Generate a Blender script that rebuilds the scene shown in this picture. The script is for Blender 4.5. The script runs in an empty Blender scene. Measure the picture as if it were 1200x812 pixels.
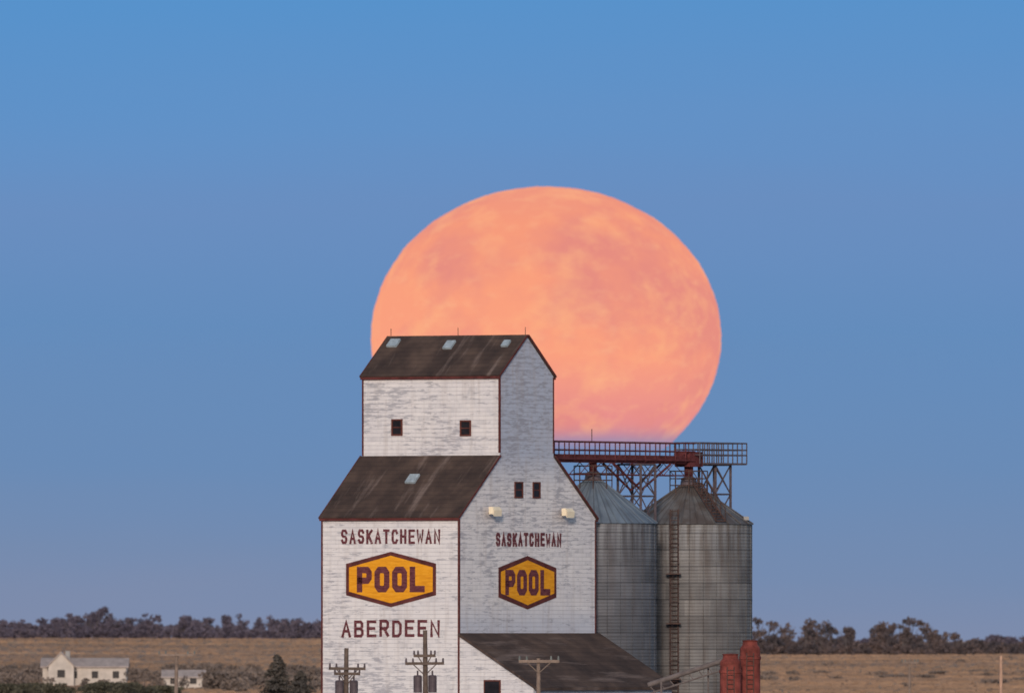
import bpy, math, random, bmesh
import numpy as np
from mathutils import Vector, Matrix
from mathutils import noise as mn
random.seed(7); rng=np.random.default_rng(7)
D=1200.0; S=18.0; HC=130/18.0
scene=bpy.context.scene
def srgb(r,g,b):
    def f(c):
        c/=255.0
        return c/12.92 if c<=0.04045 else ((c+0.055)/1.055)**2.4
    return (f(r),f(g),f(b),1)
def PX(px,d): return (px-600)/S*(d/D)
def PZ(py,d): return HC+(750-py)/S*(d/D)

# ---------------------------------------------------------------- materials
class NT:
    def __init__(s,name):
        s.m=bpy.data.materials.new(name); s.m.use_nodes=True
        s.t=s.m.node_tree; s.b=s.t.nodes['Principled BSDF']; s.out=s.t.nodes['Material Output']
        s.b.inputs['Roughness'].default_value=0.85
        s.b.inputs['Specular IOR Level'].default_value=0.2
    def n(s,typ,**k):
        x=s.t.nodes.new(typ)
        for a,v in k.items(): setattr(x,a,v)
        return x
    def l(s,a,b): s.t.links.new(a,b)
    def coord(s,scale=(1,1,1),kind='Object'):
        tc=s.n('ShaderNodeTexCoord'); mp=s.n('ShaderNodeMapping'); mp.inputs['Scale'].default_value=scale
        s.l(tc.outputs[kind],mp.inputs['Vector']); return mp.outputs['Vector']
    def noise(s,vec,scale=1,detail=4,rough=.6):
        x=s.n('ShaderNodeTexNoise'); x.inputs['Scale'].default_value=scale; x.inputs['Detail'].default_value=detail
        x.inputs['Roughness'].default_value=rough
        s.l(vec,x.inputs['Vector']); return x.outputs['Fac']
    def ramp(s,fac,stops,interp='LINEAR'):
        x=s.n('ShaderNodeValToRGB'); e=x.color_ramp.elements; x.color_ramp.interpolation=interp
        while len(e)<len(stops): e.new(0.5)
        for i,(p,c) in enumerate(stops):
            e[i].position=p; e[i].color=c if len(c)==4 else (*c,1)
        s.l(fac,x.inputs['Fac']); return x.outputs['Color']
    def mix(s,fac,a,b,mode='MIX'):
        x=s.n('ShaderNodeMix',data_type='RGBA',blend_type=mode)
        for inp,v in ((x.inputs[0],fac),(x.inputs[6],a),(x.inputs[7],b)):
            if isinstance(v,(int,float)): inp.default_value=v
            elif isinstance(v,tuple): inp.default_value=v if len(v)==4 else (*v,1)
            else: s.l(v,inp)
        return x.outputs[2]
    def math(s,op,a,b=0.0,c=None):
        x=s.n('ShaderNodeMath',operation=op)
        for i,v in enumerate((a,b,c)):
            if v is None: continue
            if isinstance(v,(int,float)): x.inputs[i].default_value=v
            else: s.l(v,x.inputs[i])
        return x.outputs[0]
    def sep(s,vec):
        x=s.n('ShaderNodeSeparateXYZ'); s.l(vec,x.inputs[0]); return x.outputs
    def comb(s,x,y,z):
        c=s.n('ShaderNodeCombineXYZ')
        for i,v in enumerate((x,y,z)):
            if isinstance(v,(int,float)): c.inputs[i].default_value=v
            else: s.l(v,c.inputs[i])
        return c.outputs[0]
    def color(s,c):
        if isinstance(c,tuple): s.b.inputs['Base Color'].default_value=c if len(c)==4 else (*c,1)
        else: s.l(c,s.b.inputs['Base Color'])
    def bump(s,h,strength=.5,dist=.05):
        x=s.n('ShaderNodeBump'); x.inputs['Strength'].default_value=strength; x.inputs['Distance'].default_value=dist
        s.l(h,x.inputs['Height']); s.l(x.outputs[0],s.b.inputs['Normal'])

def simple(name,col,var=.3,scale=2.0,rough=.85,metal=0):
    t=NT(name); v=t.coord()
    f=t.noise(v,scale,5,.65)
    a=tuple(min(1,c*(1+var)) for c in col[:3]); b=tuple(c*(1-var) for c in col[:3])
    t.color(t.ramp(f,[(.3,b),(.7,a)])); t.b.inputs['Roughness'].default_value=rough; t.b.inputs['Metallic'].default_value=metal
    return t.m

def siding():
    t=NT('weathered_white_siding'); v=t.coord()
    x,y,z=t.sep(v)
    h=t.math('ADD',x,y)
    bi=t.math('FLOOR',t.math('DIVIDE',z,0.27))
    fr=t.math('FRACT',t.math('DIVIDE',z,0.27))
    n1=t.noise(t.comb(t.math('MULTIPLY',h,0.5),t.math('MULTIPLY',bi,3.37),0.0),1.0,5,.7)
    n2=t.noise(t.comb(t.math('MULTIPLY',h,.95),t.math('MULTIPLY',z,5.0),t.math('MULTIPLY',bi,.7)),1.0,4,.7)
    n3=t.noise(v,.17,3,.55)
    n4=t.noise(t.comb(t.math('MULTIPLY',h,2.2),t.math('MULTIPLY',z,.18),0.0),1.0,4,.65)
    n5=t.noise(v,.35,4,.6)
    base=t.ramp(n1,[(.30,(.50,.485,.50)),(.44,(.70,.67,.67)),(.75,(.80,.76,.745))])
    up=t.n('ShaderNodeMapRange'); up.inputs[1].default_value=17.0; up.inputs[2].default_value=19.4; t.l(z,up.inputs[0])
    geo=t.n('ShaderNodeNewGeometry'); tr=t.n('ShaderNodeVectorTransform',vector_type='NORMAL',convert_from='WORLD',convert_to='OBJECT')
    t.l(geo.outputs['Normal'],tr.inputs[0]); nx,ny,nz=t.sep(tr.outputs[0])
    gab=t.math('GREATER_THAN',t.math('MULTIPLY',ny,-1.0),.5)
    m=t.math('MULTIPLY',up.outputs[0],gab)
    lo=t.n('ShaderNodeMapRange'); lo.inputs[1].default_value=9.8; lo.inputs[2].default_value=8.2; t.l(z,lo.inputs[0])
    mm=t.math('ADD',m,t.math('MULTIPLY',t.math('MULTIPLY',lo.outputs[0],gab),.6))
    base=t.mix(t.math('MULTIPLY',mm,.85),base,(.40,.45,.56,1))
    base=t.mix(t.math('MULTIPLY',t.ramp(n5,[(.45,(0,0,0)),(.7,(1,1,1))]),.3),base,(.50,.49,.55,1))
    thr=t.math('ADD',t.math('ADD',n2,t.math('MULTIPLY',n3,.42)),t.math('MULTIPLY',m,.05))
    fl=t.ramp(thr,[(.75,(0,0,0)),(.83,(1,1,1))])
    base=t.mix(t.math('MULTIPLY',fl,.66),base,(.27,.27,.31,1))
    gr=t.ramp(n4,[(.50,(0,0,0)),(.72,(1,1,1))])
    base=t.mix(t.math('MULTIPLY',gr,.36),base,(.40,.34,.31,1))
    ln=t.ramp(fr,[(0.0,(1,1,1)),(.13,(1,1,1)),(.2,(0,0,0))])
    lnv=t.math('MULTIPLY',ln,t.math('MULTIPLY',n1,.6))
    base=t.mix(lnv,base,(.30,.30,.35,1))
    t.color(base); t.bump(t.math('MULTIPLY',fr,-1.0),.6,.03)
    return t.m
M_SID=siding()

def shingle():
    t=NT('weathered_brown_shingles'); v=t.coord(); x,y,z=t.sep(v)
    n1=t.noise(t.comb(t.math('MULTIPLY',x,.16),t.math('MULTIPLY',y,1.1),t.math('MULTIPLY',z,.13)),1.0,5,.65)
    n2=t.noise(v,.5,5,.65); n3=t.noise(v,4.0,4,.7)
    c=t.ramp(n2,[(.3,(.042,.029,.026)),(.5,(.082,.054,.044)),(.7,(.150,.098,.074))])
    s=t.ramp(n1,[(.55,(0,0,0)),(.70,(1,1,1))])
    c=t.mix(t.math('MULTIPLY',s,.7),c,(.29,.215,.185,1))
    c=t.mix(t.math('MULTIPLY',n3,.5),c,(.035,.026,.024,1))
    co=t.math('FRACT',t.math('MULTIPLY',z,3.6))
    c=t.mix(t.math('MULTIPLY',t.math('LESS_THAN',co,.22),.22),c,(.018,.014,.015,1))
    t.color(c); t.bump(n3,.6,.05); return t.m
M_ROOF=shingle()
M_TRIM=simple('dark_red_trim',(.105,.030,.028),.45,1.5)
M_RED=simple('faded_red_paint',(.115,.032,.034),.5,1.2)
def letterpaint(name,w):
    t=NT(name); v=t.coord(); x,y,z=t.sep(v)
    n=t.noise(t.comb(t.math('MULTIPLY',t.math('ADD',x,y),2.0),t.math('MULTIPLY',z,9.0),0.0),1.0,4,.7)
    t.color(t.ramp(n,[(.38,(.085,.020,.026)),(.58,(.16,.05,.06)),(.70,w)])); return t.m
M_LET=letterpaint('worn_maroon_lettering',(.40,.30,.32)); M_LET2=letterpaint('maroon_sign_lettering',(.19,.06,.045))
def yellow():
    t=NT('worn_yellow_sign_paint'); v=t.coord(); x,y,z=t.sep(v)
    n=t.noise(t.comb(t.math('ADD',x,y),t.math('MULTIPLY',z,6.0),0.0),1.0,5,.7)
    n2=t.noise(v,.5,3,.5)
    c=t.ramp(n,[(.3,(.60,.23,.012)),(.55,(.84,.37,.02)),(.75,(.84,.42,.06))])
    c=t.mix(t.math('MULTIPLY',n2,.3),c,(.70,.23,.01,1))
    t.color(c); return t.m
M_YEL=yellow()
M_GLASS=simple('dark_window_glass',(.018,.015,.018),.4,3,.3)
M_FRAME=simple('brown_window_frame',(.12,.04,.032),.3,3)
M_LAMP=simple('cream_lamp_housing',(.85,.74,.55),.1,3,.6)
M_HATCH=simple('galvanised_hatch',(.32,.38,.42),.3,3,.6)
M_CONC=simple('concrete_base',(.32,.31,.30),.2,1)

def steel(name,dark,light,rust,ringh=1.1,topz=15.0):
    t=NT(name); v=t.coord(); x,y,z=t.sep(v)
    ang=t.math('ARCTAN2',y,x)
    ring=t.math('FLOOR',t.math('DIVIDE',z,ringh)); fr=t.math('FRACT',t.math('DIVIDE',z,ringh))
    pan=t.math('FLOOR',t.math('MULTIPLY',t.math('ADD',ang,t.math('MULTIPLY',ring,.31)),2.4))
    wn=t.n('ShaderNodeTexWhiteNoise',noise_dimensions='2D'); t.l(t.comb(ring,pan,0.0),wn.inputs['Vector'])
    n=t.noise(v,.45,6,.65)
    n2=t.noise(t.comb(t.math('MULTIPLY',ang,8.0),t.math('MULTIPLY',z,.13),0.0),1.0,5,.65)
    f=t.math('ADD',t.math('MULTIPLY',wn.outputs[0],.3),t.math('MULTIPLY',n,.7))
    c=t.ramp(f,[(.3,dark),(.7,light)])
    # lighter streaks below the eave, stronger towards the top
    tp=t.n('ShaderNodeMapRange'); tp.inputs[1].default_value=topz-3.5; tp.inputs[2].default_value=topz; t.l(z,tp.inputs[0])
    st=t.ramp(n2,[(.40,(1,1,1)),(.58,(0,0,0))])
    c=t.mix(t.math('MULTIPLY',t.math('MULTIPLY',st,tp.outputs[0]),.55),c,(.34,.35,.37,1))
    c=t.mix(t.math('MULTIPLY',t.ramp(n2,[(.46,(0,0,0)),(.70,(1,1,1))]),rust),c,(.105,.075,.06,1))
    c=t.mix(t.math('MULTIPLY',t.math('LESS_THAN',fr,.09),.4),c,(.04,.04,.045,1))
    cor=t.math('SINE',t.math('MULTIPLY',z,2*math.pi/0.22))
    c=t.mix(t.math('MULTIPLY',t.math('ADD',cor,1.0),.06),c,(.04,.04,.05,1))
    t.color(c); t.b.inputs['Metallic'].default_value=.2; t.b.inputs['Roughness'].default_value=.65
    t.bump(cor,.4,.03); return t.m
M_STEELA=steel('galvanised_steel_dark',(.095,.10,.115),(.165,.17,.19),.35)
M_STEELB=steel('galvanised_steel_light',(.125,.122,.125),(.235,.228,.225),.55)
def coneroof(name,a,b,rust):
    t=NT(name); v=t.coord(); x,y,z=t.sep(v); ang=t.math('ARCTAN2',y,x)
    seg=t.math('FRACT',t.math('MULTIPLY',ang,24/(2*math.pi)))
    n=t.noise(t.comb(t.math('MULTIPLY',ang,5.0),t.math('MULTIPLY',z,.7),0.0),1.0,4,.6)
    c=t.ramp(n,[(.35,a),(.65,b)])
    c=t.mix(t.math('MULTIPLY',t.math('LESS_THAN',seg,.12),.45),c,(.04,.04,.045,1))
    n2=t.noise(v,.9,4,.6); c=t.mix(t.math('MULTIPLY',t.ramp(n2,[(.40,(0,0,0)),(.60,(1,1,1))]),rust),c,(.095,.07,.06,1))
    t.color(c); t.b.inputs['Metallic'].default_value=.2; t.b.inputs['Roughness'].default_value=.55; return t.m
M_CONEA=coneroof('bin_roof_blue_grey',(.13,.17,.22),(.22,.27,.32),.15)
M_CONEB=coneroof('bin_roof_rusty_grey',(.11,.11,.115),(.20,.195,.195),.7)
M_RUST=simple('rusty_ladder_steel',(.085,.05,.043),.4,3,.7)
M_DSTEEL=simple('dark_steel',(.095,.075,.085),.35,2,.6)
M_WOOD=simple('dark_pole_wood',(.12,.09,.075),.35,2.5)
M_WOODL=simple('grey_pole_wood',(.22,.165,.135),.3,2.5)
M_INS=simple('pole_insulator',(.14,.15,.14),.3,3,.4)
M_TANK=simple('rust_red_tank_paint',(.185,.045,.036),.55,1.3,.8)

# ---------------------------------------------------------------- mesh helpers
class MB:
    def __init__(s): s.v=[]; s.f=[]; s.mi=[]
    def add(s,vs,fs,mi=0):
        o=len(s.v); s.v+= [tuple(v) for v in vs]; s.f+=[tuple(i+o for i in f) for f in fs]; s.mi+=[mi]*len(fs)
    def box(s,x0,x1,y0,y1,z0,z1,mi=0):
        s.add([(x0,y0,z0),(x1,y0,z0),(x1,y1,z0),(x0,y1,z0),(x0,y0,z1),(x1,y0,z1),(x1,y1,z1),(x0,y1,z1)],
              [(0,3,2,1),(4,5,6,7),(0,1,5,4),(1,2,6,5),(2,3,7,6),(3,0,4,7)],mi)
    def tube(s,a,b,r0,r1=None,n=8,mi=0,cap=True):
        if r1 is None: r1=r0
        a=Vector(a); b=Vector(b); d=(b-a).normalized()
        up=Vector((0,0,1)) if abs(d.z)<.9 else Vector((1,0,0))
        p=d.cross(up).normalized(); q=p.cross(d)
        vs=[]
        for c,r in ((a,r0),(b,r1)):
            for i in range(n):
                t=2*math.pi*i/n; vs.append(c+(p*math.cos(t)+q*math.sin(t))*r)
        fs=[(i,(i+1)%n,n+(i+1)%n,n+i) for i in range(n)]
        if cap: fs+=[tuple(range(n-1,-1,-1)),tuple(range(n,2*n))]
        s.add(vs,fs,mi)
    def obj(s,name,mats,parent=None,smooth=False):
        me=bpy.data.meshes.new(name); me.from_pydata(s.v,[],s.f)
        for m in (mats if isinstance(mats,(list,tuple)) else [mats]): me.materials.append(m)
        me.polygons.foreach_set('material_index',s.mi)
        if smooth: me.polygons.foreach_set('use_smooth',[True]*len(s.f))
        me.update(); o=bpy.data.objects.new(name,me); scene.collection.objects.link(o)
        if parent: o.parent=parent
        return o
def empty(name,loc,rz=0):
    e=bpy.data.objects.new(name,None); e.location=loc; e.rotation_euler=(0,0,rz); e.empty_display_size=1
    scene.collection.objects.link(e); return e

# ---------------------------------------------------------------- grain elevator
cA=0.540; sA=math.sqrt(1-cA*cA)
K=Vector((PX(538,D),0,0)); RZ=math.atan2(sA,cA)
L=(162/S)/sA; W=(161/S)/cA
def Z(py): return (880-py)/S
ze,zt,zc,zr=Z(606),Z(534),Z(439),Z(392)
s1=(585.5-538)/161*W; s2=(649.0-538)/161*W; sm=(s1+s2)/2
def gx(px): return (px-538)/161*W
def ly(px,xpl=0): return (538+xpl/W*161-px)/162*L
EL=empty('grain_elevator',K,RZ)
mb=MB()
prof=[(0,0),(0,ze),(s1,zt),(s1,zc),(sm,zr),(s2,zc),(s2,zt),(W,ze),(W,0)]
n=len(prof)
mb.add([(x,0,z) for x,z in prof]+[(x,L,z) for x,z in prof],
   [(8,7,1,0),(7,6,2,1),(6,5,3,2),(5,4,3), (9,10,16,17),(10,11,15,16),(11,12,14,15),(12,13,14)]
   +[(i,i+1,n+i+1,n+i) for i in range(n-1)])
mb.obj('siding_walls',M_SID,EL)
def slab(mb,xa,za,xb,zb,y0,y1,th,mi=0):
    dx,dz=xb-xa,zb-za; l=math.hypot(dx,dz); nx,nz=-dz/l,dx/l
    if nz<0: nx,nz=-nx,-nz
    lo=.012
    pts=[(xa+nx*lo,za+nz*lo),(xb+nx*lo,zb+nz*lo),(xb+nx*th,zb+nz*th),(xa+nx*th,za+nz*th)]
    mb.add([(x,y0,z) for x,z in pts]+[(x,y1,z) for x,z in pts],[(0,1,2,3),(7,6,5,4),(0,4,5,1),(1,5,6,2),(2,6,7,3),(3,7,4,0)],mi)
ov=.09; E1=.13; E2=.11
def ext(xa,za,xb,zb,e):
    l=math.hypot(xb-xa,zb-za); return xa-(xb-xa)/l*e, za-(zb-za)/l*e
mb=MB()
a=ext(0,ze,s1,zt,E1); slab(mb,a[0],a[1],s1-.03,zt-.02,-ov,L+ov,.13)
a=ext(W,ze,s2,zt,E1); slab(mb,a[0],a[1],s2+.03,zt-.02,-ov,L+ov,.13)
a=ext(s1,zc,sm,zr,E2); slab(mb,a[0],a[1],sm,zr,-ov,L+ov,.13)
a=ext(s2,zc,sm,zr,E2); slab(mb,a[0],a[1],sm+.002,zr-.002,-ov,L+ov,.126)
mb.obj('shingle_roof',M_ROOF,EL)
mb=MB()
t=.12; p=.035
def corner(x,y,z0,z1,sx,sy):
    mb.box(x-p if sx<0 else x-t+p, x+t-p if sx<0 else x+p, y-p if sy<0 else y-t+p, y+t-p if sy<0 else y+p, z0,z1)
corner(0,0,0,ze-.1,-1,-1); corner(0,L,0,ze-.1,-1,1)
corner(W,0,0,ze-.1,1,-1); corner(W,L,0,ze-.1,1,1)
corner(s1,0,zt+.25,zc-.05,-1,-1); corner(s1,L,zt+.1,zc-.05,-1,1)
corner(s2,0,zt+.25,zc-.05,1,-1); corner(s2,L,zt+.1,zc-.05,1,1)
def rake(xa,za,xb,zb,e,w=.11,yo=-.15):
    a=ext(xa,za,xb,zb,e); dx,dz=xb-a[0],zb-a[1]; l=math.hypot(dx,dz); nx,nz=-dz/l,dx/l
    if nz<0: nx,nz=-nx,-nz
    pts=[(a[0]+nx*(.14-w),a[1]+nz*(.14-w)),(xb+nx*(.14-w),zb+nz*(.14-w)),(xb+nx*.145,zb+nz*.145),(a[0]+nx*.145,a[1]+nz*.145)]
    for y0,y1 in ((yo,-ov-.003),(L+ov+.003,L-yo)):
        mb.add([(x,y0,z) for x,z in pts]+[(x,y1,z) for x,z in pts],[(0,1,2,3),(7,6,5,4),(0,4,5,1),(1,5,6,2),(2,6,7,3),(3,7,4,0)])
rake(0,ze,s1,zt,E1+.02); rake(W,ze,s2,zt,E1+.02); rake(s1,zc,sm,zr,E2+.02); rake(s2,zc,sm,zr,E2+.02)
def eave(x,z,sx):
    x0=x+sx*.13; mb.box(min(x0,x0+sx*.05),max(x0,x0+sx*.05),-ov,L+ov,z-.20,z-.03)
eave(0,ze,-.95); eave(W,ze,.95); eave(s1,zc,-.85); eave(s2,zc,.85)
mb.obj('red_trim',M_TRIM,EL)
def win_left(pxc,pyc,wpx,hpx,xpl):
    y=ly(pxc,xpl); w=wpx/162*L/2; h=hpx/S/2; z=Z(pyc)
    f=MB(); fr=.1
    f.box(xpl-.07,xpl-.002,y-w-fr,y+w+fr,z+h,z+h+fr); f.box(xpl-.07,xpl-.002,y-w-fr,y+w+fr,z-h-fr,z-h)
    f.box(xpl-.067,xpl-.002,y-w-fr,y-w,z-h,z+h); f.box(xpl-.067,xpl-.002,y+w,y+w+fr,z-h,z+h)
    f.box(xpl-.05,xpl-.002,y-w,y+w,z-.03,z+.03)
    f.box(xpl-.02,xpl-.002,y-w,y+w,z-h,z-.03,1); f.box(xpl-.02,xpl-.002,y-w,y+w,z+.03,z+h,1)
    f.obj('window',[M_FRAME,M_GLASS],EL)
def win_gable(pxc,pyc,wpx,hpx,ypl=0):
    x=gx(pxc); w=wpx/161*W/2; h=hpx/S/2; z=Z(pyc)
    f=MB(); fr=.09
    f.box(x-w-fr,x+w+fr,ypl-.07,ypl-.002,z+h,z+h+fr); f.box(x-w-fr,x+w+fr,ypl-.07,ypl-.002,z-h-fr,z-h)
    f.box(x-w-fr,x-w,ypl-.067,ypl-.002,z-h,z+h); f.box(x+w,x+w+fr,ypl-.067,ypl-.002,z-h,z+h)
    f.box(x-w,x+w,ypl-.05,ypl-.002,z-.03,z+.03)
    f.box(x-w,x+w,ypl-.02,ypl-.002,z-h,z-.03,1); f.box(x-w,x+w,ypl-.02,ypl-.002,z+.03,z+h,1)
    f.obj('window',[M_FRAME,M_GLASS],EL)
win_left(464.5,499,10,16,s1); win_left(545.5,500.5,10,15,s1)
win_gable(607.5,573,8,16); win_gable(628.5,573,7,16)
def hatch(px,f,xa,za,xb,zb,w=.8,l=.7,pr=.14):
    x=xa+(xb-xa)*f; z=za+(zb-za)*f
    y=ly(px,x)
    dx,dz=xb-xa,zb-za; q=math.hypot(dx,dz); dx/=q; dz/=q; nx,nz=-dz,dx
    m=MB(); pts=[]
    for yy in (y-w/2,y+w/2):
        for a_,b_ in ((-l/2,.10),(l/2,.10),(l/2,.13+pr),(-l/2,.13+pr)):
            pts.append((x+dx*a_+nx*b_,yy,z+dz*a_+nz*b_))
    m.add(pts,[(0,1,2,3),(7,6,5,4),(0,4,5,1),(1,5,6,2),(2,6,7,3),(3,7,4,0)])
    m.obj('roof_hatch',M_HATCH,EL)
hatch(461,.80,s1,zc,sm,zr,.75,.75); hatch(527,.74,s1,zc,sm,zr,.65,.8); hatch(594,.76,s1,zc,sm,zr,.5,.6)
hatch(484,.60,0,ze,s1,zt,.75,.85)
mb=MB()
for y in (.1,L*.5,L-.1): mb.tube((sm,y,zr+.1),(sm,y,zr+.6),.025,n=6)
mb.obj('lightning_rods',M_RUST,EL)
for px,py in ((572,599),(658,600)):
    x=gx(px); z=Z(py); m=MB()
    m.tube((x,-.002,z-.1),(x,-.4,z+.1),.04,n=6,mi=1)
    m.box(x-.40,x+.40,-.62,-.30,z-.16,z+.32)
    m.add([(x-.40,-.62,z-.16),(x+.40,-.62,z-.16),(x+.46,-.74,z-.30),(x-.46,-.74,z-.30),(x-.40,-.62,z+.32),(x+.40,-.62,z+.32),(x+.46,-.78,z+.10),(x-.46,-.78,z+.10)],
          [(0,1,2,3),(4,5,6,7),(2,3,7,6),(0,3,7,4),(1,2,6,5)])
    m.obj('floodlight',[M_LAMP,M_RUST],EL)

G={'S':[[(1,.82),(.78,1),(.22,1),(0,.82),(0,.66),(.2,.52),(.8,.48),(1,.34),(1,.18),(.78,0),(.22,0),(0,.18)]],
'A':[[(0,0),(.5,1),(1,0)],[(.22,.34),(.78,.34)]],'K':[[(0,0),(0,1)],[(1,1),(0,.42)],[(.32,.6),(1,0)]],
'T':[[(0,1),(1,1)],[(.5,0),(.5,1)]],'C':[[(1,.8),(.78,1),(.22,1),(0,.8),(0,.2),(.22,0),(.78,0),(1,.2)]],
'H':[[(0,0),(0,1)],[(1,0),(1,1)],[(0,.5),(1,.5)]],'E':[[(1,1),(0,1),(0,0),(1,0)],[(0,.52),(.85,.52)]],
'W':[[(-.12,1),(.12,0),(.5,.62),(.88,0),(1.12,1)]],'N':[[(0,0),(0,1),(1,0),(1,1)]],
'P':[[(0,0),(0,1),(.8,1),(1,.86),(1,.58),(.8,.44),(0,.44)]],
'O':[[(.22,0),(0,.16),(0,.84),(.22,1),(.78,1),(1,.84),(1,.16),(.78,0),(.22,0)]],
'L':[[(0,1),(0,0),(1,0)]],
'B':[[(0,0),(0,1),(.75,1),(.95,.88),(.95,.65),(.75,.52),(1,.38),(1,.13),(.8,0),(0,0)],[(0,.52),(.75,.52)]],
'R':[[(0,0),(0,1),(.78,1),(1,.88),(1,.6),(.78,.47),(0,.47)],[(.5,.47),(1,0)]],
'D':[[(0,0),(0,1),(.7,1),(1,.8),(1,.2),(.7,0),(0,0)]]}
def strip(pts,t):
    closed=(pts[0]==pts[-1])
    P=[Vector(p) for p in pts]
    if closed: P=P[:-1]
    n=len(P); Lf=[];Rt=[]
    for i in range(n):
        if closed or 0<i<n-1:
            d0=(P[i]-P[i-1]).normalized(); d1=(P[(i+1)%n]-P[i]).normalized()
            n0=Vector((-d0.y,d0.x)); n1=Vector((-d1.y,d1.x)); m=(n0+n1)
            m.normalize(); k=max(.55,m.dot(n0)); o=m*(t/2/k); q=P[i]
        else:
            d=(P[1]-P[0]).normalized() if i==0 else (P[-1]-P[-2]).normalized()
            o=Vector((-d.y,d.x))*(t/2); q=P[i]-d*(t/2) if i==0 else P[i]+d*(t/2)
        Lf.append(q+o); Rt.append(q-o)
    return [(Lf[i],Lf[(i+1)%n],Rt[(i+1)%n],Rt[i]) for i in range(n if closed else n-1)]
def text(name,s,w,h,t,place,mat,gap=.34,jit=0.0,depth=.03):
    n=len(s); lw=w/(n+gap*(n-1)); m=MB()
    for i,ch in enumerate(s):
        x0=-w/2+i*lw*(1+gap); jz=random.uniform(-jit,jit)
        tt=t*.8 if ch=='W' else t
        for k,pl in enumerate(G[ch]):
            pts=[(x0+t/2+px*(lw-t),-h/2+t/2+py*(h-t)+jz) for px,py in pl]
            for q in strip(pts,tt):
                dd=depth+k*.006
                m.add([place(a.x,a.y,dd) for a in q]+[place(a.x,a.y,.004) for a in q],
                      [(0,1,2,3),(7,6,5,4),(0,4,5,1),(1,5,6,2),(2,6,7,3),(3,7,4,0)])
    return m.obj(name,mat,EL)
def PL(pxc,pyc):
    y0=ly(pxc); z0=Z(pyc); return lambda u,v,o:(-o,y0-u,z0+v)
def PG(pxc,pyc):
    x0=gx(pxc); z0=Z(pyc); return lambda u,v,o:(x0+u,-o,z0+v)
mL=L/162; mG=W/161
text('lettering_province','SASKATCHEWAN',117*mL,17/S,.16,PL(457.5,628),M_LET,.34,.02)
text('lettering_province','SASKATCHEWAN',77*mG,16/S,.19,PG(619.5,631.5),M_LET,.34,.02)
text('lettering_town','ABERDEEN',116*mL,20/S,.19,PL(457.5,736),M_LET,.34,.04)
def sign(name,w,h,ah,place,tw,th,ts,border):
    m=MB()
    def hexa(w,h,ah): return [(-w/2,-h/2+ah),(0,-h/2),(w/2,-h/2+ah),(w/2,h/2-ah),(0,h/2),(-w/2,h/2-ah)]
    for (ww,hh,aa,o,mi) in ((w,h,ah,.03,0),(w-2*border,h-2*border*1.05,ah-border*.05,.04,1)):
        P=hexa(ww,hh,aa); m.add([place(a,b,o) for a,b in P]+[place(a,b,.002) for a,b in P],
           [tuple(range(6))]+[(i,(i+1)%6,6+(i+1)%6,6+i) for i in range(6)],mi)
    m.obj(name,[M_TRIM,M_YEL],EL)
    text('lettering_sign','POOL',tw,th,ts,place,M_LET2,.18,0,.052)
sign('sign_panel',106*mL,65/S,14/S,PL(458,678.5),80*mL,30/S,.42,.24)
sign('sign_panel',68*mG,63/S,14/S,PG(618,682),53*mG,30/S,.43,.27)

# drive shed lean-to
pr=(87/S)/sA; zs0=Z(745); zs1=Z(805); x1=W+.3
x0=.02
mb=MB()
mb.add([(x0,-.003,0),(x0,-pr,0),(x0,-pr,zs1),(x0,-.003,zs0),(x1,-.003,0),(x1,-pr,0),(x1,-pr,zs1),(x1,-.003,zs0)],
  [(0,1,2,3),(7,6,5,4),(1,5,6,2)])
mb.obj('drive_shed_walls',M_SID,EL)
mb=MB()
dz=(zs0-zs1)/pr
mb.add([(x0-.15,-.003,zs0+.02),(x1+.2,-.003,zs0+.02),(x1+.2,-pr-.35,zs1+.02-.35*dz),(x0-.15,-pr-.35,zs1+.02-.35*dz)]+
       [(x0-.15,-.003,zs0+.2),(x1+.2,-.003,zs0+.2),(x1+.2,-pr-.35,zs1+.2-.35*dz),(x0-.15,-pr-.35,zs1+.2-.35*dz)],
   [(0,3,2,1),(4,5,6,7),(0,1,5,4),(1,2,6,5),(2,3,7,6),(3,0,4,7)])
mb.obj('drive_shed_roof',M_ROOF,EL)
f=MB(); yc=-(577-538)/162*L; zz=Z(806); w=.55; h=.45
f.box(x0-.06,x0-.002,yc-w-.1,yc+w+.1,zz-h-.1,zz+h+.1); f.box(x0-.075,x0-.06,yc-w,yc+w,zz-h,zz+h,1)
f.obj('window',[M_FRAME,M_GLASS],EL)
f=MB(); f.box(-.3,W+.3,.05,L+.3,-.3,.35); f.obj('foundation',M_CONC,EL)
f=MB(); f.box(3.2,7.4,-pr-.06,-pr-.002,0,3.6); f.obj('drive_shed_door',M_FRAME,EL)

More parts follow.
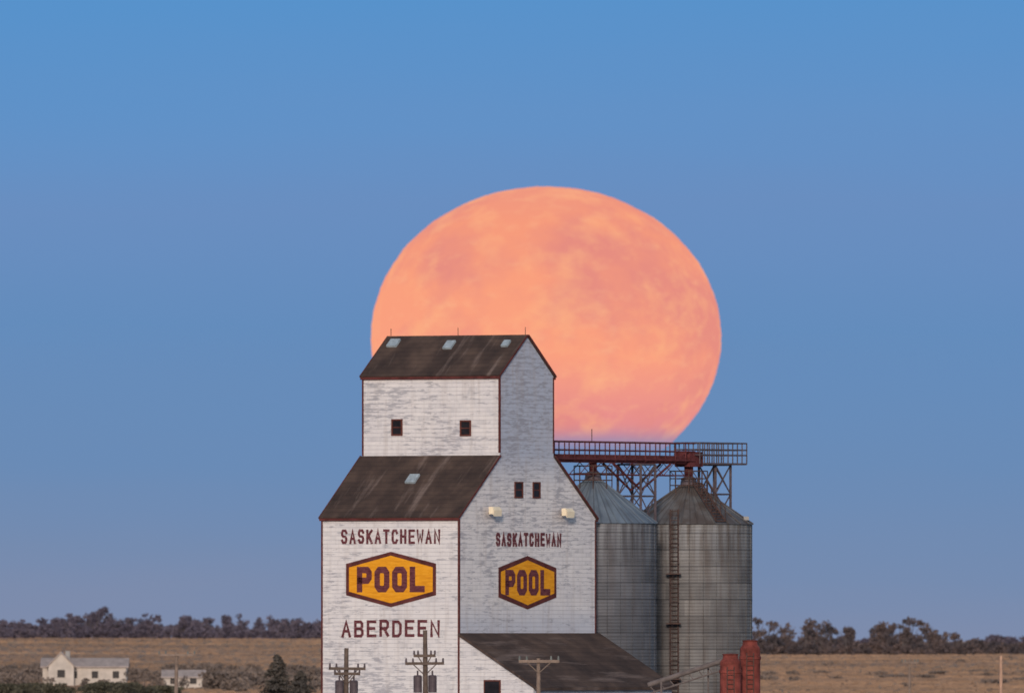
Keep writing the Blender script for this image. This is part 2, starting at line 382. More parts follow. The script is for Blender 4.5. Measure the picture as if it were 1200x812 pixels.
# ---------------------------------------------------------------- bins
R4=Matrix.Rotation(RZ,4,'Z')
def loc2w(x,y,z=0): return K+R4@Vector((x,y,z))
def make_bin(lx,ly_,r,eave,peak,mw,mc,ladder):
    c=loc2w(lx,ly_); B=empty('grain_bin',c)
    n=72; m=MB()
    zz=[i*eave/14 for i in range(15)]
    vs=[(r*math.cos(2*math.pi*i/n),r*math.sin(2*math.pi*i/n),z) for z in zz for i in range(n)]
    m.add(vs,[(k*n+i,k*n+(i+1)%n,(k+1)*n+(i+1)%n,(k+1)*n+i) for k in range(14) for i in range(n)]); m.obj('bin_wall',mw,B,True)
    m=MB(); rt=.55; re=r+.14
    vs=[(re*math.cos(2*math.pi*i/n),re*math.sin(2*math.pi*i/n),eave-.08) for i in range(n)]+[(rt*math.cos(2*math.pi*i/n),rt*math.sin(2*math.pi*i/n),peak) for i in range(n)]
    m.add(vs,[(i,(i+1)%n,n+(i+1)%n,n+i) for i in range(n)])
    vs=[(re*math.cos(2*math.pi*i/n),re*math.sin(2*math.pi*i/n),eave-.085) for i in range(n)]
    m.add(vs,[tuple(range(n-1,-1,-1))])
    for i in range(24):
        a=2*math.pi*(i+.5)/24
        m.tube((re*math.cos(a),re*math.sin(a),eave-.05),(rt*math.cos(a),rt*math.sin(a),peak+.03),.045,n=4)
    m.obj('bin_roof',mc,B)
    m=MB(); m.tube((0,0,peak-.1),(0,0,peak+.45),.6,.5,n=20); m.tube((0,0,peak+.45),(0,0,peak+.6),.62,.3,n=20)
    m.obj('fill_cap',M_DSTEEL,B)
    m=MB()
    for z in [eave*k/6 for k in range(1,6)]:
        vs=[];N=72
        for (rr,dz) in ((r,-.05),(r+.035,-.05),(r+.035,.05),(r,.05)):
            vs+=[(rr*math.cos(2*math.pi*i/N),rr*math.sin(2*math.pi*i/N),z+dz) for i in range(N)]
        m.add(vs,[(k*N+i,k*N+(i+1)%N,(k+1)*N+(i+1)%N,(k+1)*N+i) for k in range(3) for i in range(N)])
    for i in range(28):
        a=2*math.pi*i/28; m.tube((r*1.004*math.cos(a),r*1.004*math.sin(a),0),(r*1.004*math.cos(a),r*1.004*math.sin(a),eave-.1),.025,n=4)
    m.obj('bin_stiffeners',mw,B)
    m=MB(); R=1.25; zp=peak+.02
    for i in range(16):
        a0=2*math.pi*i/16; a1=2*math.pi*(i+1)/16
        p0=Vector((R*math.cos(a0),R*math.sin(a0),0)); p1=Vector((R*math.cos(a1),R*math.sin(a1),0))
        for dz in (.0,.45,.95): m.tube(p0+Vector((0,0,zp+dz)),p1+Vector((0,0,zp+dz)),.035,n=5)
        if i%2==0: m.tube(p0+Vector((0,0,zp-.7)),p0+Vector((0,0,zp+.95)),.04,n=5)
    m.obj('peak_railing',M_RUST,B)
    if ladder:
        m=MB()
        ax=-17/S; ay=-math.sqrt(r*r-ax*ax)
        nrm=Vector((ax,ay,0)).normalized(); tn=Vector((-nrm.y,nrm.x,0))
        base=nrm*(r+.18)
        for sgn in (-1,1): m.tube(base+tn*.26*sgn+Vector((0,0,1.2)),base+tn*.26*sgn+Vector((0,0,eave+.9)),.04,n=5)
        z=1.4
        while z<eave+.9: m.tube(base-tn*.26+Vector((0,0,z)),base+tn*.26+Vector((0,0,z)),.022,n=5); z+=.3
        z=3.2
        while z<eave+.9:
            pp=[base+tn*.32*math.cos(math.pi*k/6)+nrm*.65*math.sin(math.pi*k/6)+Vector((0,0,z)) for k in range(7)]
            for k in range(6): m.tube(pp[k],pp[k+1],.022,n=4)
            z+=1.3
        for k in (1,3,5):
            q=base+tn*.32*math.cos(math.pi*k/6)+nrm*.65*math.sin(math.pi*k/6)
            m.tube(q+Vector((0,0,3.2)),q+Vector((0,0,eave+.9)),.015,n=4)
        for zq in (4.6,8.3,11.6):
            q=base+nrm*.4; m.box(q.x-.5,q.x+.5,q.y-.4,q.y+.4,zq,zq+.07)
        m.obj('caged_ladder',M_RUST,B)
        m=MB(); a=math.radians(-62)
        d=Vector((math.cos(a),math.sin(a),0)); tn=Vector((-d.y,d.x,0))
        p0=d*1.2+Vector((0,0,peak+.15)); p1=d*(r+.25)+Vector((0,0,eave+.12))
        for sgn in (-1,1):
            m.tube(p0+tn*.35*sgn,p1+tn*.35*sgn,.055,n=5); m.tube(p0+tn*.35*sgn+Vector((0,0,.8)),p1+tn*.35*sgn+Vector((0,0,.8)),.035,n=5)
            for k in range(6):
                q=p0.lerp(p1,k/5)+tn*.35*sgn; m.tube(q,q+Vector((0,0,.8)),.03,n=4)
        for k in range(14):
            q=p0.lerp(p1,k/13); m.tube(q-tn*.35,q+tn*.35,.05,n=4)
        m.obj('roof_stair',M_RUST,B)
        m=MB(); q=Vector((r-.45,-.9,eave+.2)); m.box(q.x-.1,q.x+.25,q.y-.25,q.y+.05,q.z,q.z+.25); m.tube(q+Vector((0,0,-.5)),q+Vector((0,0,.05)),.04,n=5)
        m.obj('eave_lamp',M_CONC,B)
    return B
zeA=PZ(612,D+20); zpA=PZ(563,D+20); zeB=PZ(613,D+30); zpB=PZ(569,D+30)
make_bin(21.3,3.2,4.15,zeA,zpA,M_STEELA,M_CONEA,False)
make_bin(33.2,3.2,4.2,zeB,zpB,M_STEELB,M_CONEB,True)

# ---------------------------------------------------------------- overhead conveyor catwalk
CW=empty('overhead_conveyor_catwalk',K,RZ)
yc=3.2; zd=PZ(540,D+20); hr=1.15
m=MB()
m.box(s2+.01,32.4,yc-.42,yc+.42,zd-.12,zd+.42)
m.tube((33.2,yc,zd),(33.2,yc,zpB+.5),.3,n=12)
m.tube((21.3,yc,zd),(21.3,yc,zpA+.5),.26,n=12)
m.box(32.4,34.0,yc-.6,yc+.6,zd-.3,zd+.7)
m.obj('conveyor_trough',M_RED,CW)
m=MB()
for yy in (yc-.62,yc+.62):
    for dz,rr in ((0,.07),(.6,.05),(hr,.055)): m.tube((s2+.02,yy,zd+.1+dz),(33.0,yy,zd+.1+dz),rr,n=5)
    x=s2+.4
    while x<33.0: m.tube((x,yy,zd),(x,yy,zd+.1+hr),.045,n=5); x+=1.25
m.obj('catwalk_railing_red',M_RED,CW)
m=MB()
x0_,x1_=33.0,38.9
m.box(34.02,x1_,yc-1.0,yc+1.0,zd-.15,zd-.02)
for yy in (yc-1.0,yc+1.0):
    for dz in (.5,.85,hr+.15): m.tube((x0_,yy,zd+dz),(x1_,yy,zd+dz),.05,n=5)
    x=x0_
    while x<=x1_+.01: m.tube((x,yy,zd-.1),(x,yy,zd+hr+.15),.045,n=5); x+=.59
for xx in (x0_,x1_):
    for dz in (.5,.85,hr+.15): m.tube((xx,yc-1.0,zd+dz),(xx,yc+1.0,zd+dz),.05,n=5)
m.obj('end_platform',M_DSTEEL,CW)
def tower(xa,xb,ya,yb,z0,z1,nb,name,mat=M_DSTEEL):
    m=MB(); cs=[(xa,ya),(xb,ya),(xb,yb),(xa,yb)]
    for x,y in cs: m.tube((x,y,z0),(x,y,z1),.10,n=6)
    for k in range(nb):
        za=z0+(z1-z0)*k/nb; zb=z0+(z1-z0)*(k+1)/nb
        for i in range(4):
            (xa_,ya_),(xb_,yb_)=cs[i],cs[(i+1)%4]
            m.tube((xa_,ya_,zb),(xb_,yb_,zb),.06,n=5); m.tube((xa_,ya_,za),(xb_,yb_,zb),.045,n=5); m.tube((xb_,yb_,za),(xa_,ya_,zb),.045,n=5)
    m.obj(name,mat,CW)
tower(25.7,27.5,yc-.95,yc+.85,0,zd-.2,9,'support_tower',M_DSTEEL)
tower(35.6,37.5,yc-.6,yc+.7,zeB+.0,zd-.15,2,'platform_tower',M_DSTEEL)
m=MB()
for sgn in (-1,1):
    m.tube((26.6,yc+.4*sgn,zd-1.9),(23.2,yc+.4*sgn,zd-.15),.08,n=5); m.tube((26.6,yc+.4*sgn,zd-1.9),(30.3,yc+.4*sgn,zd-.15),.08,n=5)
    m.tube((19.0,yc+.4*sgn,zd-.9),(32,yc+.4*sgn,zd-.9),.05,n=5)
    for k in range(5):
        xa=19+k*2.6; m.tube((xa,yc+.4*sgn,zd-.9),(xa+1.3,yc+.4*sgn,zd-.1),.035,n=4); m.tube((xa+1.3,yc+.4*sgn,zd-.1),(xa+2.6,yc+.4*sgn,zd-.9),.035,n=4)
m.obj('truss_braces',M_RED,CW)
m=MB(); m.tube((20.2,yc-.6,zd+1.2),(20.2,yc-.6,zd+2.1),.03,n=5)
m.obj('antenna',M_RUST,CW)

# ---------------------------------------------------------------- red tanks, auger
def tank(px,pytop,r,d):
    T=empty('red_storage_tank',(PX(px,d),d-D,0)); zt_=PZ(pytop,d); m=MB(); N=24
    profl=[(r*.82,0),(r*.82,.6),(r,.7),(r,zt_*.5),(r*1.06,zt_*.5+.02),(r*1.06,zt_*.5+.18),(r,zt_*.5+.2),(r,zt_-1.25),(r*1.07,zt_-1.22),(r*1.07,zt_-1.05),(r,zt_-1.0),(r*.98,zt_-.5),(r*.75,zt_-.3),(r*.7,zt_-.1),(r*.8,zt_),(.01,zt_+.05)]
    vs=[(q*math.cos(2*math.pi*i/N),q*math.sin(2*math.pi*i/N),z) for q,z in profl for i in range(N)]
    m.add(vs,[(k*N+i,k*N+(i+1)%N,(k+1)*N+(i+1)%N,(k+1)*N+i) for k in range(len(profl)-1) for i in range(N)])
    m.obj('tank_body',M_TANK,T)
    m=MB()
    for s_ in (-1,1): m.tube((.22*s_,-r*1.1,.3),(.22*s_,-r*1.1,zt_-.8),.035,n=5)
    z=.5
    while z<zt_-.9: m.tube((-.22,-r*1.1,z),(.22,-r*1.1,z),.025,n=4); z+=.3
    m.obj('tank_ladder',M_RUST,T)
tank(879,750,.66,D-10); tank(856,766,.68,D-12)
AU=empty('grain_auger',(PX(800,D),-8,0))
m=MB()
def RP(px,py,d): return Vector((PX(px,d)-PX(800,D),d-D+8,PZ(py,d)))
m.tube(RP(760,802,D-8),RP(852,772,D-10),.17,n=10); m.tube(RP(762,812,D-8),RP(852,783,D-10),.06,n=6)
for k in range(9):
    a=RP(760,802,D-8).lerp(RP(852,772,D-10),k/8); b=RP(762,812,D-8).lerp(RP(852,783,D-10),min(1,(k+.5)/8)); m.tube(a,b,.035,n=4)
for px,py in ((775,797),(830,780)):
    a=RP(px,py,D-9); m.tube(a,(a.x,a.y,0),.07,n=6)
m.obj('auger_tube',simple('grey_auger_steel',(.15,.125,.12),.3,2,.7),AU)

# ---------------------------------------------------------------- utility poles
def pole(px,pytop,d,arms,mat=M_WOOD,r=.16,tr=False,name='utility_pole',rz=.15,lean=0.0):
    E=empty(name,(PX(px,d),d-D,0),rz); E.rotation_euler[1]=lean; zt_=PZ(pytop,d); m=MB()
    m.tube((0,0,0),(0,0,zt_),r*1.25,r*.85,n=10)
    ins=MB()
    for py,w in arms:
        z=PZ(py,d); m.box(-w/2,w/2,-r-.13,-r*.8,z-.09,z+.09)
        for s_ in (-1,1): m.tube((s_*w*.3,-r-.05,z-.05),(0,-r*.8,z-.75),.035,n=5)
        for k in (-.48,-.3,.3,.48):
            ins.tube((k*w,-r-.06,z+.09),(k*w,-r-.06,z+.34),.075,.05,n=8)
    m.obj('pole_timber',mat,E)
    if tr:
        z=PZ(arms[0][0],d)-1.1
        for s_ in (-1,1):
            ins.tube((s_*.48,-.1,z-.75),(s_*.48,-.1,z+.25),.27,n=14); ins.tube((s_*.48,-.1,z+.25),(s_*.48,-.1,z+.36),.3,.2,n=14)
            ins.tube((s_*.48,-.1,z+.36),(s_*.48,-.1,z+.65),.06,n=6)
    if arms: ins.obj('insulators_and_transformers',M_INS if not tr else M_DSTEEL,E)
pole(405,759,D-25,[(783,2.4),(789,1.7)],tr=True,rz=.3,lean=.008)
pole(499,738,D-28,[(777,2.5),(768,1.4)],tr=True,r=.16,rz=-.2,lean=-.006)
pole(631,771,D-30,[(774.5,2.6)],M_WOODL,r=.14)
pole(206,764,1.25*D,[(767,3.0)],M_WOODL,r=.16,rz=.1,lean=.01)
pole(1066,772,1.5*D,[(776,1.6)],M_WOODL,r=.12)
pole(1173,768,1.1*D,[],simple('pale_marker_post',(.46,.29,.21),.25,2),r=.12,name='marker_post')

# ---------------------------------------------------------------- terrain
def sst(a,b,x):
    t=np.clip((x-a)/(b-a),0,1); return t*t*(3-2*t)
def H(X,d):
    X=np.asarray(X,float); d=np.asarray(d,float)
    left=sst(3.3*D,5.0*D,d)*8.0; right=sst(3.0*D,4.5*D,d)*2.9
    k=sst(-60,75,X); h=left*(1-k)+right*k
    und=(np.sin(X*.013+d*.0011)*.5+np.sin(X*.031-d*.0023+1)*.25)*sst(2.6*D,4.6*D,d)*.6
    return h+und
rows=np.concatenate([np.linspace(-3000,1000,9),np.linspace(1200,2400,9),np.linspace(2500,6600,60),np.array([7000,7500,8500,10000,14000,20000,35000,60000,90000])])
cols=np.concatenate([np.array([-60000,-20000,-8000,-3000,-1500,-900,-600]),np.linspace(-450,450,61),np.array([600,900,1500,3000,8000,20000,60000])])
XX,DD=np.meshgrid(cols,rows); ZZ=H(XX,DD)
vs=np.stack([XX,DD-D,ZZ],-1).reshape(-1,3).tolist(); nc=len(cols)
fs=[(r*nc+c,r*nc+c+1,(r+1)*nc+c+1,(r+1)*nc+c) for r in range(len(rows)-1) for c in range(nc-1)]
def fieldmat(name,k):
    t=NT(name); v=t.coord(); x,y,z=t.sep(v)
    n1=t.noise(t.comb(t.math('MULTIPLY',x,.007),t.math('MULTIPLY',y,.0035),0.0),1.0,5,.6)
    n2=t.noise(t.comb(t.math('MULTIPLY',x,.10),t.math('MULTIPLY',y,.012),0.0),1.0,6,.7)
    n3=t.noise(t.comb(t.math('MULTIPLY',x,.0022),t.math('MULTIPLY',y,.009),3.0),1.0,2,.5)
    def s(c): return tuple(q*k for q in c)
    c=t.ramp(n1,[(.35,s((.29,.20,.145))),(.5,s((.42,.275,.185))),(.65,s((.50,.325,.215)))])
    c=t.mix(t.ramp(n2,[(.42,(0,0,0)),(.62,(.35,.35,.35))]),c,s((.26,.185,.145)))
    c=t.mix(t.ramp(n3,[(.48,(0,0,0)),(.56,(.55,.55,.55))]),c,s((.22,.17,.15)))
    t.color(c); t.b.inputs['Specular IOR Level'].default_value=0.0; t.b.inputs['Roughness'].default_value=1
    return t.m
M_GR=fieldmat('dry_prairie_field',1.15)
g=MB(); g.add(vs,fs); g.obj('ground',M_GR,None,True)
N=60000
d_=rng.uniform(1.75*D,5.6*D,N); X_=(rng.random(N)-.5)*2*62*(d_/D); z_=H(X_,d_)
an=rng.normal(0,.5,N); wd=rng.uniform(.5,1.3,N)*(.6+d_/D*.25); hh=rng.uniform(.14,.34,N)
dx=np.cos(an)*wd/2; dy=np.sin(an)*wd/2
lean=rng.normal(0,.06,N)
P=np.stack([np.stack([X_-dx,d_-D-dy,z_-.05],-1),np.stack([X_+dx,d_-D+dy,z_-.05],-1),np.stack([X_+dx*.8,d_-D+dy*.8+lean,z_+hh],-1),np.stack([X_-dx*.8,d_-D-dy*.8+lean,z_+hh*rng.uniform(.6,1.1,N)],-1)],1).reshape(-1,3)
me=bpy.data.meshes.new('dry_grass'); me.from_pydata(P.tolist(),[],np.arange(N*4).reshape(-1,4).tolist()); me.materials.append(fieldmat('dry_stubble',.72))
o=bpy.data.objects.new('dry_grass',me); scene.collection.objects.link(o)
m=MB(); nn=40
m.add([(8+34*math.cos(2*math.pi*i/nn)*(1+.1*math.sin(3*i)),12+30*math.sin(2*math.pi*i/nn),.004) for i in range(nn)],[tuple(range(nn))])
m.obj('gravel_yard',simple('gravel',(.25,.23,.21),.3,1.5))

# ---------------------------------------------------------------- vegetation
def folmat(name,dark,light,scale=.35):
    t=NT(name); v=t.coord(); f=t.noise(v,scale,4,.7)
    t.color(t.ramp(f,[(.35,dark),(.65,light)])); t.b.inputs['Roughness'].default_value=.95; t.b.inputs['Specular IOR Level'].default_value=.0
    return t.m
def leaves(centers,radii,count,size):
    V=[]
    for c,r,nq in zip(centers,radii,count):
        u=rng.normal(size=(nq,3)); u/=np.linalg.norm(u,axis=1)[:,None]
        p=u*(rng.random(nq)**.45)[:,None]*np.array(r)+np.array(c)
        a=rng.normal(size=(nq,3)); a/=np.linalg.norm(a,axis=1)[:,None]
        b=np.cross(a,rng.normal(size=(nq,3))); b/=np.linalg.norm(b,axis=1)[:,None]
        s=size*(.5+rng.random(nq))[:,None]
        V.append(np.stack([p-a*s,p+b*s*.6,p+a*s,p-b*s*.6],1))
    V=np.concatenate(V).reshape(-1,3); n=len(V)//4
    return V,np.arange(n*4).reshape(n,4)
def veg(name,trees,mats,size,dens,trunk=True):
    cs=[];rs=[];ct=[]; m=MB()
    for tt in trees:
        (x,y,z0,h,w)=tt[:5]; tk=trunk and len(tt)==5
        if tk:
            m.tube((x,y,z0-.3),(x+random.uniform(-.3,.3),y,z0+h*.55),h*.028,h*.012,n=5,mi=1)
            for k in range(5):
                a=random.uniform(0,6.28); zb=z0+h*random.uniform(.2,.5)
                m.tube((x,y,zb),(x+math.cos(a)*w*.35,y+math.sin(a)*w*.35,zb+h*random.uniform(.15,.35)),h*.011,h*.004,n=4,mi=1)
        nb=random.randint(6,10)
        for k in range(nb):
            fz=random.uniform(.16 if tk else .08,.86); prof=math.sin(min(1,(1.08-fz)*1.25)*math.pi/2)
            a=random.uniform(0,6.28); rr=random.uniform(0,.42)*w*prof
            br=w*random.uniform(.12,.25)
            cs.append((x+math.cos(a)*rr,y+math.sin(a)*rr,z0+h*fz)); rs.append((br,br,min(br*.8,max(.2,h*(1-fz))))); ct.append(max(12,int(dens*br*br)))
    V,F=leaves(cs,rs,ct,size); m.add(V.tolist(),[tuple(q) for q in F.tolist()],0)
    return m.obj(name,mats)
M_BARK=simple('bark',(.12,.10,.10),.3,2)
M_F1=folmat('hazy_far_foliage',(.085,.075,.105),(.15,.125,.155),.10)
M_F2=folmat('autumn_foliage',(.068,.062,.072),(.16,.115,.105),.12)
M_F3=folmat('dark_green_shrub',(.055,.055,.045),(.115,.105,.075),.5)
M_F4=folmat('dry_shrub_foliage',(.13,.108,.10),(.24,.185,.155),.3)
pl=[(-500,722),(-200,718),(0,724),(55,722),(100,716),(130,705),(155,713),(200,716),(245,719),(275,711),(300,717),(350,722),(376,725),(600,722),(700,722)]
pts=[]
for i in range(230):
    px=random.uniform(-350,560); d=random.uniform(4.95,5.3)*D
    py=np.interp(px,[a for a,b in pl],[b for a,b in pl])+random.choice([0,0,2,6,12])+random.uniform(-1,4)
    X=PX(px,d); z0=float(H(X,d)); top=PZ(py,d); pts.append((X,d-D,z0,max(3,top-z0),random.uniform(5,8)))
for i in range(260):
    px=random.uniform(-350,560); d=random.uniform(4.9,5.1)*D; X=PX(px,d)
    pts.append((X,d-D,float(H(X,d))-.4,random.uniform(3.2,5.8),random.uniform(6,9),1))
veg('tree_line',pts,[M_F1,M_BARK],.42,26)
pr_=[(700,735),(870,722),(890,714),(905,722),(930,724),(960,719),(985,726),(1000,737),(1012,738),(1030,724),(1058,715),(1085,722),(1105,735),(1130,744),(1160,750),(1200,754),(1300,748),(1500,740)]
pts=[]
for i in range(190):
    px=random.uniform(640,1450); d=random.uniform(4.45,4.7)*D
    py=np.interp(px,[a for a,b in pr_],[b for a,b in pr_])+random.choice([0,0,3,8,16])+random.uniform(-2,4)
    X=PX(px,d); z0=float(H(X,d)); top=PZ(py,d); pts.append((X,d-D,z0,max(2.5,top-z0),random.uniform(4.5,7.5)))
for i in range(230):
    px=random.uniform(640,1450); d=random.uniform(4.42,4.55)*D; X=PX(px,d)
    pts.append((X,d-D,float(H(X,d))-.3,random.uniform(2.2,4.2),random.uniform(5,8),1))
veg('tree_line',pts,[M_F2,M_BARK],.40,26)
pts=[]
for i in range(140):
    px=random.uniform(560,1400); d=random.uniform(6.0,6.6)*D; X=PX(px,d); z0=float(H(X,d))
    pts.append((X,d-D,z0,random.uniform(3,7),random.uniform(8,14)))
veg('distant_shrub_belt',pts,[M_F1,M_BARK],.7,10,False)
pts=[]
for i in range(260):
    px=random.uniform(-150,420); d=random.uniform(2.15,3.3)*D; X=PX(px,d)
    if 25<px<245 and d<2.6*D: continue
    pts.append((X,d-D,float(H(X,d)),random.uniform(1.0,2.7),random.uniform(4,10)))
veg('shrub_belt',pts,[M_F4,M_BARK],.26,36,False)
pts=[]
for i in range(60):
    px=random.uniform(-120,205); d=random.uniform(1.95,2.15)*D; X=PX(px,d)
    top=PZ(797+abs(px-110)*.03+random.uniform(0,9),d); pts.append((X,d-D,0,top,random.uniform(4,6)))
veg('hedge',pts,[M_F3,M_BARK],.20,90,False)
pts=[]
for i in range(45):
    px=random.uniform(880,1400); d=random.uniform(2.3,4.2)*D; X=PX(px,d); pts.append((X,d-D,float(H(X,d)),random.uniform(.4,.9),random.uniform(3,9)))
veg('field_shrubs',pts,[M_F4,M_BARK],.2,20,False)
def conifer(px,pytop,d,w):
    X=PX(px,d); h=PZ(pytop,d); m=MB(); m.tube((0,0,0),(0,0,h*.97),.16,.03,n=7,mi=1)
    Vs=[]
    for k in range(34):
        f=k/33; z=h*(.08+.9*f); R=w*.5*(1-f)**.7+.12
        for j in range(int(9-4*f)):
            a=random.uniform(0,6.28); rr=R*random.uniform(.45,1.25)
            tip=(math.cos(a)*rr,math.sin(a)*rr,z-rr*.2); m.tube((0,0,z),tip,.03,.01,n=3,mi=1)
            cs=[(tip[0]*q,tip[1]*q,z-rr*.2*q) for q in (.35,.65,.95)]
            V,F=leaves(cs,[(.18+.1*R,)*2+(.12,)]*3,[8]*3,.15); Vs.append(V)
    V=np.concatenate(Vs); m.add(V.tolist(),[tuple(q) for q in np.arange(len(V)).reshape(-1,4).tolist()],0)
    o=m.obj('spruce_tree',[folmat('hazy_spruce_foliage',(.065,.06,.058),(.12,.105,.09),.5),M_BARK]); o.location=(X,d-D,0)
conifer(325,767,1.5*D,4.6)
conifer(352,786,1.6*D,4.0)

# ---------------------------------------------------------------- farmhouse, shed
M_HW=simple('cream_house_siding',(.52,.46,.41),.18,.8); M_HR=simple('pale_house_roof',(.40,.33,.30),.25,1.0)
def house(name,px0,px1,pye,pyr,d,depth,extra=True):
    x0=PX(px0,d); x1=PX(px1,d); ze_=PZ(pye,d); zr_=PZ(pyr,d)
    E=empty(name,((x0+x1)/2,d-D,0),.0); w=(x1-x0)/2; m=MB()
    m.box(-w,w,0,depth,0,ze_)
    m.add([(-w,0.0,ze_),(-w,depth,ze_),(-w,depth/2,zr_),(w,0.0,ze_),(w,depth,ze_),(w,depth/2,zr_)],[(0,2,1),(3,4,5)])
    m.obj('house_walls',M_HW,E); m=MB()
    o=.4; dz=(zr_-ze_)/(depth/2)
    for s_ in (0,1):
        ya=-o if s_==0 else depth+o; ya2=depth/2
        za=ze_-o*dz
        m.add([(-w-o,ya,za+.02),(w+o,ya,za+.02),(w+o,ya2,zr_+.02),(-w-o,ya2,zr_+.02),(-w-o,ya,za+.2),(w+o,ya,za+.2),(w+o,ya2,zr_+.2),(-w-o,ya2,zr_+.2)],
         [(0,1,2,3),(4,5,6,7),(0,1,5,4),(1,2,6,5),(2,3,7,6),(3,0,4,7)])
    m.obj('house_roof',M_HR,E)
    m=MB()
    k=max(2,int(w*2/3.2))
    for i in range(k):
        xc=-w+(i+.5)*2*w/k; m.box(xc-.5,xc+.5,-.06,-.002,ze_*.42,ze_*.42+1.1)
    m.obj('house_windows',M_GLASS,E)
    if extra:
        m=MB(); g0=-w*.55; gw=2.0
        m.box(g0-gw,g0+gw,-2.4,-.003,0,ze_+.1)
        m.add([(g0-gw,-2.4,ze_+.1),(g0+gw,-2.4,ze_+.1),(g0,-2.4,zr_+.9)],[(0,1,2)])
        m.obj('porch_gable_walls',M_HW,E); m=MB()
        for s_ in (-1,1):
            m.add([(g0+s_*(gw+.3),-2.7,ze_-.15),(g0,-2.7,zr_+1.0),(g0,depth*.45,zr_+1.0),(g0+s_*(gw+.3),depth*.45,ze_-.15),
                   (g0+s_*(gw+.3),-2.7,ze_+.05),(g0,-2.7,zr_+1.2),(g0,depth*.45,zr_+1.2),(g0+s_*(gw+.3),depth*.45,ze_+.05)],
                  [(0,1,2,3),(4,5,6,7),(0,1,5,4),(1,2,6,5),(2,3,7,6),(3,0,4,7)])
        m.obj('porch_gable_roof',M_HR,E)
        m=MB(); m.box(g0-.6,g0+.6,-2.46,-2.402,1.4,2.6); m.obj('porch_window',M_GLASS,E)
        m=MB(); m.box(g0-.35+.9,g0+.35+.9,depth*.4,depth*.6,zr_-.5,zr_+1.3); m.obj('chimney',M_CONC,E)
house('farmhouse',50,148,781,772,2.42*D,8)
house('garden_shed',192,238,793,786,2.3*D,5,False)
pts=[]
for px in (42,58,100,121,150,160,186,214,243):
    d=2.33*D if px<180 else 2.24*D; pts.append((PX(px,d),d-D,0,random.uniform(1.3,2.6),random.uniform(2.5,4)))
veg('garden_shrubs',pts,[M_F4,M_BARK],.18,70,False)

# ---------------------------------------------------------------- moon
dm=100000.0; rx=205/(S*D)*dm; rzv=176/(S*D)*dm
me=bpy.data.meshes.new('moon')
bm=bmesh.new(); bmesh.ops.create_uvsphere(bm,u_segments=320,v_segments=220,radius=1.0)
for v_ in bm.verts:
    v_.co*=1+.0035*mn.noise(v_.co*7)+.004*mn.noise(v_.co*30)
bmesh.ops.delete(bm,geom=[v_ for v_ in bm.verts if v_.co.y>.08],context='VERTS')
bm.to_mesh(me); bm.free(); me.polygons.foreach_set('use_smooth',[True]*len(me.polygons))
mo=bpy.data.objects.new('moon',me); scene.collection.objects.link(mo)
mo.scale=(rx,rx,rzv); mo.location=(PX(640,dm),dm-D,PZ(395,dm))
t=NT('moon_surface_and_haze'); v=t.coord(); x,y,z=t.sep(v)
n1=t.noise(v,1.5,5,.55); n2=t.noise(v,3.6,6,.6); n3=t.noise(t.comb(x,y,t.math('MULTIPLY',z,2.0)),6.0,7,.7)
hz=t.n('ShaderNodeMapRange'); hz.inputs[1].default_value=-.75; hz.inputs[2].default_value=1.0; t.l(z,hz.inputs[0])
base=t.ramp(hz.outputs[0],[(0,srgb(206,138,152)),(.12,srgb(232,144,140)),(.35,srgb(250,160,128)),(.6,srgb(250,160,126)),(.85,srgb(246,155,124)),(1,srgb(238,150,128))])  # mauve-pink lower stops paint horizon haze into the moon colour
c=t.mix(t.ramp(n1,[(.42,(0,0,0)),(.62,(.8,.8,.8))]),base,srgb(226,138,130))
c=t.mix(t.ramp(n2,[(.48,(0,0,0)),(.70,(.6,.6,.6))]),c,srgb(255,182,134))
c=t.mix(t.ramp(n3,[(.52,(0,0,0)),(.70,(.3,.3,.3))]),c,srgb(255,190,145))
em=t.n('ShaderNodeEmission'); t.l(c,em.inputs[0]); em.inputs[1].default_value=1.0
tr=t.n('ShaderNodeBsdfTransparent'); mx=t.n('ShaderNodeMixShader')
al=t.n('ShaderNodeMapRange'); al.interpolation_type='SMOOTHSTEP'; al.inputs[1].default_value=-.80; al.inputs[2].default_value=-.58; t.l(z,al.inputs[0])  # lower limb fades to transparent, imitating a haze band by height
t.l(al.outputs[0],mx.inputs[0]); t.l(tr.outputs[0],mx.inputs[1]); t.l(em.outputs[0],mx.inputs[2]); t.l(mx.outputs[0],t.out.inputs[0])
me.materials.append(t.m)

# ---------------------------------------------------------------- world and sun
w=bpy.data.worlds.new("World"); scene.world=w; w.use_nodes=True; nt=w.node_tree; bg=nt.nodes['Background']
SE=math.radians(14); az=math.radians(4)
sk=nt.nodes.new('ShaderNodeTexSky'); sk.sky_type='NISHITA'; sk.sun_disc=False; sk.sun_elevation=SE; sk.sun_rotation=math.radians(180)+az
sk.air_density=1.0; sk.dust_density=1.0; sk.ozone_density=1.0
def wn(t,**k):
    x=nt.nodes.new(t)
    for a,b in k.items(): setattr(x,a,b)
    return x
tc=wn('ShaderNodeTexCoord'); sp=wn('ShaderNodeSeparateXYZ'); nt.links.new(tc.outputs['Generated'],sp.inputs[0])
mr=wn('ShaderNodeMapRange'); mr.inputs[1].default_value=0; mr.inputs[2].default_value=.0375
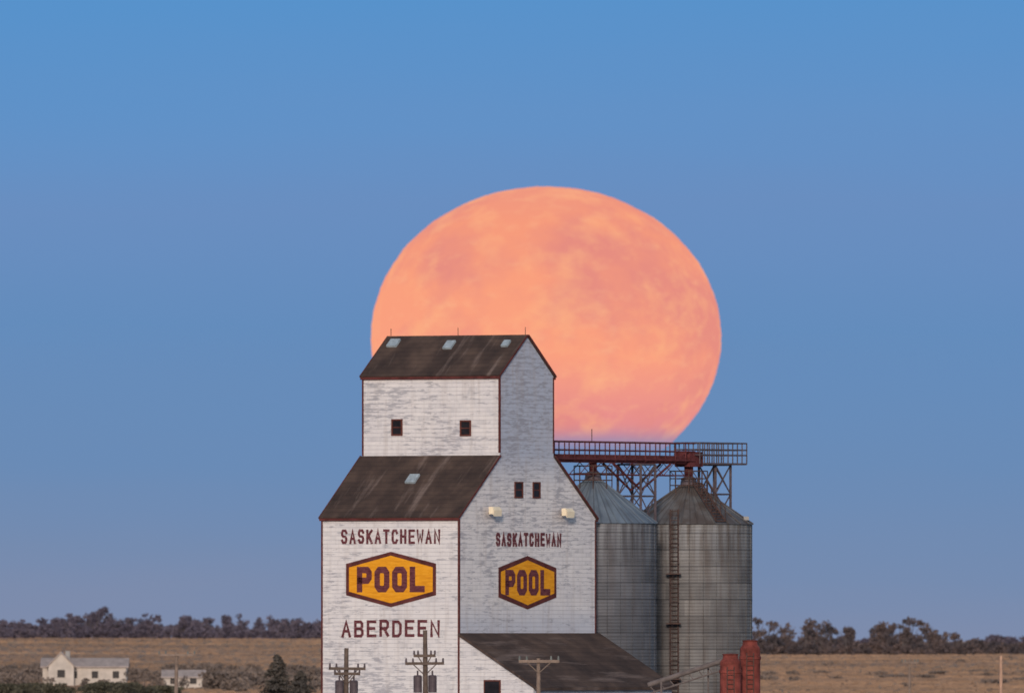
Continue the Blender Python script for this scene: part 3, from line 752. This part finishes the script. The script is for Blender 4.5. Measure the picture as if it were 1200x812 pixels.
# faint uneven haze layering
mp=wn('ShaderNodeMapping'); mp.inputs['Scale'].default_value=(14,14,110); nt.links.new(tc.outputs['Generated'],mp.inputs[0])
nz_=wn('ShaderNodeTexNoise'); nz_.inputs['Scale'].default_value=1.0; nz_.inputs['Detail'].default_value=4; nt.links.new(mp.outputs[0],nz_.inputs[0])
ma=wn('ShaderNodeMath',operation='MULTIPLY_ADD'); ma.inputs[1].default_value=.008; nt.links.new(nz_.outputs[0],ma.inputs[0])
ms=wn('ShaderNodeMath',operation='SUBTRACT'); ms.inputs[1].default_value=.004; nt.links.new(sp.outputs[2],ms.inputs[0]); nt.links.new(ms.outputs[0],ma.inputs[2])
nt.links.new(ma.outputs[0],mr.inputs[0])
cr=wn('ShaderNodeValToRGB'); e=cr.color_ramp.elements
stops=[(0.0,srgb(128,140,170)),(.10,srgb(117,139,175)),(.25,srgb(106,139,182)),(.45,srgb(100,140,188)),(.62,srgb(105,142,192)),(.74,srgb(99,145,198)),(.93,srgb(88,146,203))]
while len(e)<len(stops): e.new(.5)
for i,(p_,c_) in enumerate(stops): e[i].position=p_; e[i].color=c_
nt.links.new(mr.outputs[0],cr.inputs[0])
sc=wn('ShaderNodeMix',data_type='RGBA',blend_type='MULTIPLY'); sc.inputs[0].default_value=1; sc.inputs[7].default_value=(.15,.15,.15,1)
nt.links.new(sk.outputs[0],sc.inputs[6])
bl=wn('ShaderNodeMapRange'); bl.inputs[1].default_value=.04; bl.inputs[2].default_value=.25; nt.links.new(sp.outputs[2],bl.inputs[0])
mxw=wn('ShaderNodeMix',data_type='RGBA'); nt.links.new(bl.outputs[0],mxw.inputs[0]); nt.links.new(cr.outputs[0],mxw.inputs[6]); nt.links.new(sc.outputs[2],mxw.inputs[7])
nt.links.new(mxw.outputs[2],bg.inputs[0]); bg.inputs[1].default_value=1.0
ld=bpy.data.lights.new('sun','SUN'); ld.energy=2.0; ld.angle=math.radians(6); ld.color=(1,.84,.72)
lo=bpy.data.objects.new('sun',ld); scene.collection.objects.link(lo)
sd=Vector((-math.sin(az)*math.cos(SE),-math.cos(az)*math.cos(SE),math.sin(SE)))
lo.rotation_euler=sd.to_track_quat('Z','Y').to_euler(); lo.location=(0,-50,60)

# ---------------------------------------------------------------- camera
cd=bpy.data.cameras.new('camera'); cam=bpy.data.objects.new('camera',cd); scene.collection.objects.link(cam)
cam.location=(0,-D,HC); cam.rotation_euler=(math.radians(90),0,0)
cd.sensor_width=36; cd.lens=36*D/(1200/S); cd.shift_y=(750-406)/1200; cd.clip_start=5; cd.clip_end=400000
cd.dof.use_dof=True; cd.dof.focus_distance=890; cd.dof.aperture_fstop=(cd.lens/1000)/.15
scene.camera=cam
scene.view_settings.view_transform='Standard'; scene.view_settings.look='None'; scene.view_settings.exposure=0
